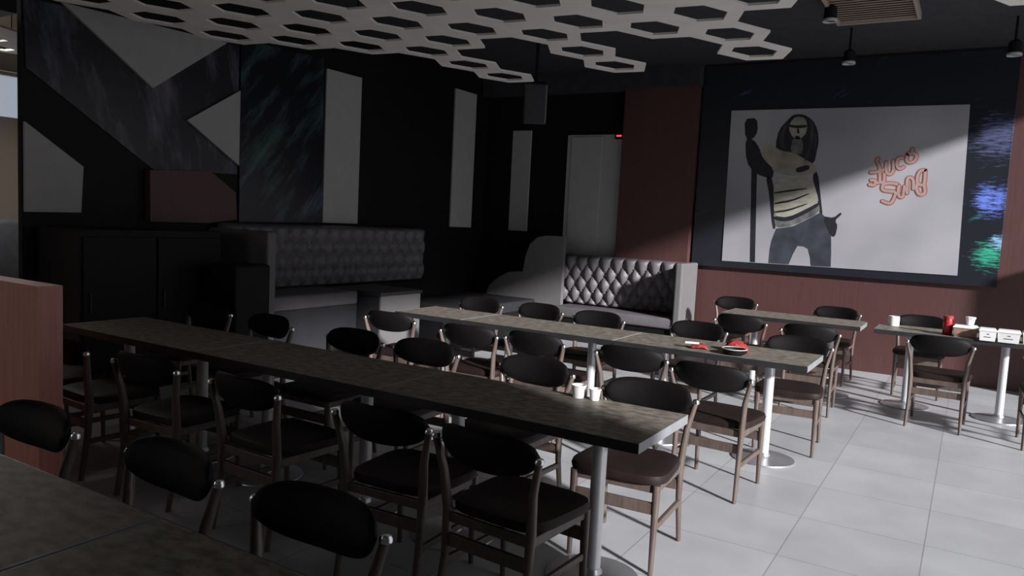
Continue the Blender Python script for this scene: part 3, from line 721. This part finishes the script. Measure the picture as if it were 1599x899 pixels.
GB = 'takeout boxes on the wall table'
carton('takeout box with brown filling showing through, leftmost beside red tin', 0.0, 8.07, 0.75, 0.19, 0.15, 0.11, 0, M['brown_food'], GB, True)
carton('white takeout box right of the brown filled one', 0.17, 7.99, 0.75, 0.13, 0.13, 0.11, 0.02, M['carton'], GB)
carton('white takeout box above the right table pole, at the front edge', 0.33, 8.0, 0.75, 0.17, 0.14, 0.11, -0.03, M['carton'], GB)
carton('white takeout box farthest right, cut by the picture edge', 0.52, 8.06, 0.75, 0.17, 0.15, 0.11, 0.02, M['carton'], GB)
sb = thing('takeaway_cup', 'small white tub lying tilted on the leftmost takeout box', 'tub', (0.03, 8.08, 0.862), 0.4)
bm = B(); lathe(bm, [(0.030, 0.0), (0.042, 0.062), (0.046, 0.064), (0.046, 0.072), (0.038, 0.076)], n=8)
obj('tub', bm, M['carton'], sb)
tn = thing('drink_can', 'tall red tin standing left of the takeout boxes', 'tin', (-0.145, 8.12, 0.75))
obj('body', lathe(B(), [(0.036, 0), (0.041, 0.006), (0.041, 0.135), (0.038, 0.145)], n=28), M['red'], tn, True)
obj('lid', lathe(B(), [(0.0385, 0.146), (0.043, 0.148), (0.043, 0.172), (0.034, 0.178)], n=28), M['redcloth'], tn, True)
rl = thing('tissue_roll', 'small white tissue roll on the left end of the takeout table', 'tissue roll', (-0.62, 8.44, 0.75))
obj('roll', lathe(B(), [(0.02, 0.0), (0.05, 0.0), (0.052, 0.01), (0.052, 0.085), (0.05, 0.095), (0.02, 0.095), (0.02, 0.0)], n=28, close=False), M['carton'], rl, True)

# red packets and ashtray on the second row
pk = thing('snack_packet', 'crumpled red packet with two white sticks on the second row table', 'packet', (-1.63, 5.36, 0.75), 0.3)
bm = B(); rings = []
for i in range(9):
    u = -1 + i / 4.0; w = 0.055 * (1 - 0.25 * abs(u)); h = 0.036 * math.sqrt(max(0.02, 1 - u * u * 0.95))
    rings.append([Vector((0.062 * u, w * math.cos(2 * PI * k / 14) * (1 + 0.12 * math.sin(3 * k + i)), 0.001 + h * (1 + math.sin(2 * PI * k / 14)) * 0.5 * (1 + 0.15 * math.sin(5 * k + 2 * i)) if math.sin(2 * PI * k / 14) > -0.9 else 0.0)) for k in range(14)])
loft(bm, rings); obj('wrapper', bm, M['redcloth'], pk, True)
for dy in (0.02, -0.02):
    obj('stick', box(B(), (-0.10, dy - 0.011, 0.034), (0.0, dy + 0.011, 0.042), 0.003), M['carton'], pk)['label'] = 'white paper stick'
at = thing('ashtray', 'black round ashtray with pale rim holding a red wrapper', 'ashtray', (-1.36, 5.30, 0.75))
obj('dish', lathe(B(), [(0.055, 0.0), (0.076, 0.012), (0.084, 0.040), (0.074, 0.042), (0.062, 0.016), (0.02, 0.012)], n=32), M['black'], at, True)
obj('rim', lathe(B(), [(0.0842, 0.0405), (0.0855, 0.042), (0.0848, 0.0445), (0.080, 0.0445), (0.0795, 0.0422)], n=32, close=False), M['carton'], at, True)
wr = thing('candy_wrapper', 'bright red wrapper heaped behind the black ashtray', 'wrapper', (-1.39, 5.46, 0.75), 0.2)
bm = B(); rings = []
for i in range(9):
    u = -1 + i / 4.0; h = 0.075 * math.sqrt(max(0.02, 1 - u * u * 0.95))
    rings.append([Vector((0.085 * u, 0.05 * math.cos(2 * PI * k / 14) * (1 + 0.15 * math.sin(4 * k + i)), max(0.0, h * (1 + math.sin(2 * PI * k / 14)) * 0.5 * (1 + 0.2 * math.sin(3 * k + 2 * i))))) for k in range(14)])
loft(bm, rings); obj('wrapper', bm, M['redcloth'], wr, True)


# white cups at the back edge of the near right table
def cup(label, x, y, r, h):
    t = thing('sauce_cup', label, 'cup', (x, y, 0.75), 0, 'white cups on the front row')
    obj('body', lathe(B(), [(r * 0.72, 0.0), (r * 0.78, 0.003), (r, h), (r * 0.94, h), (r * 0.7, 0.006), (r * 0.2, 0.005)], n=28), M['carton'], t, True)
    obj('rim', lathe(B(), [(r * 1.005, h - 0.005), (r * 1.05, h - 0.003), (r * 1.05, h + 0.002), (r * 0.95, h + 0.002), (r * 0.945, h - 0.003)], n=28, close=False), M['carton'], t, True)
    return t


cup('larger white cup at back edge of the near right front row table', -1.60, 3.345, 0.036, 0.062)
cup('smaller white cup right of the larger one on the front row table', -1.515, 3.35, 0.029, 0.055)
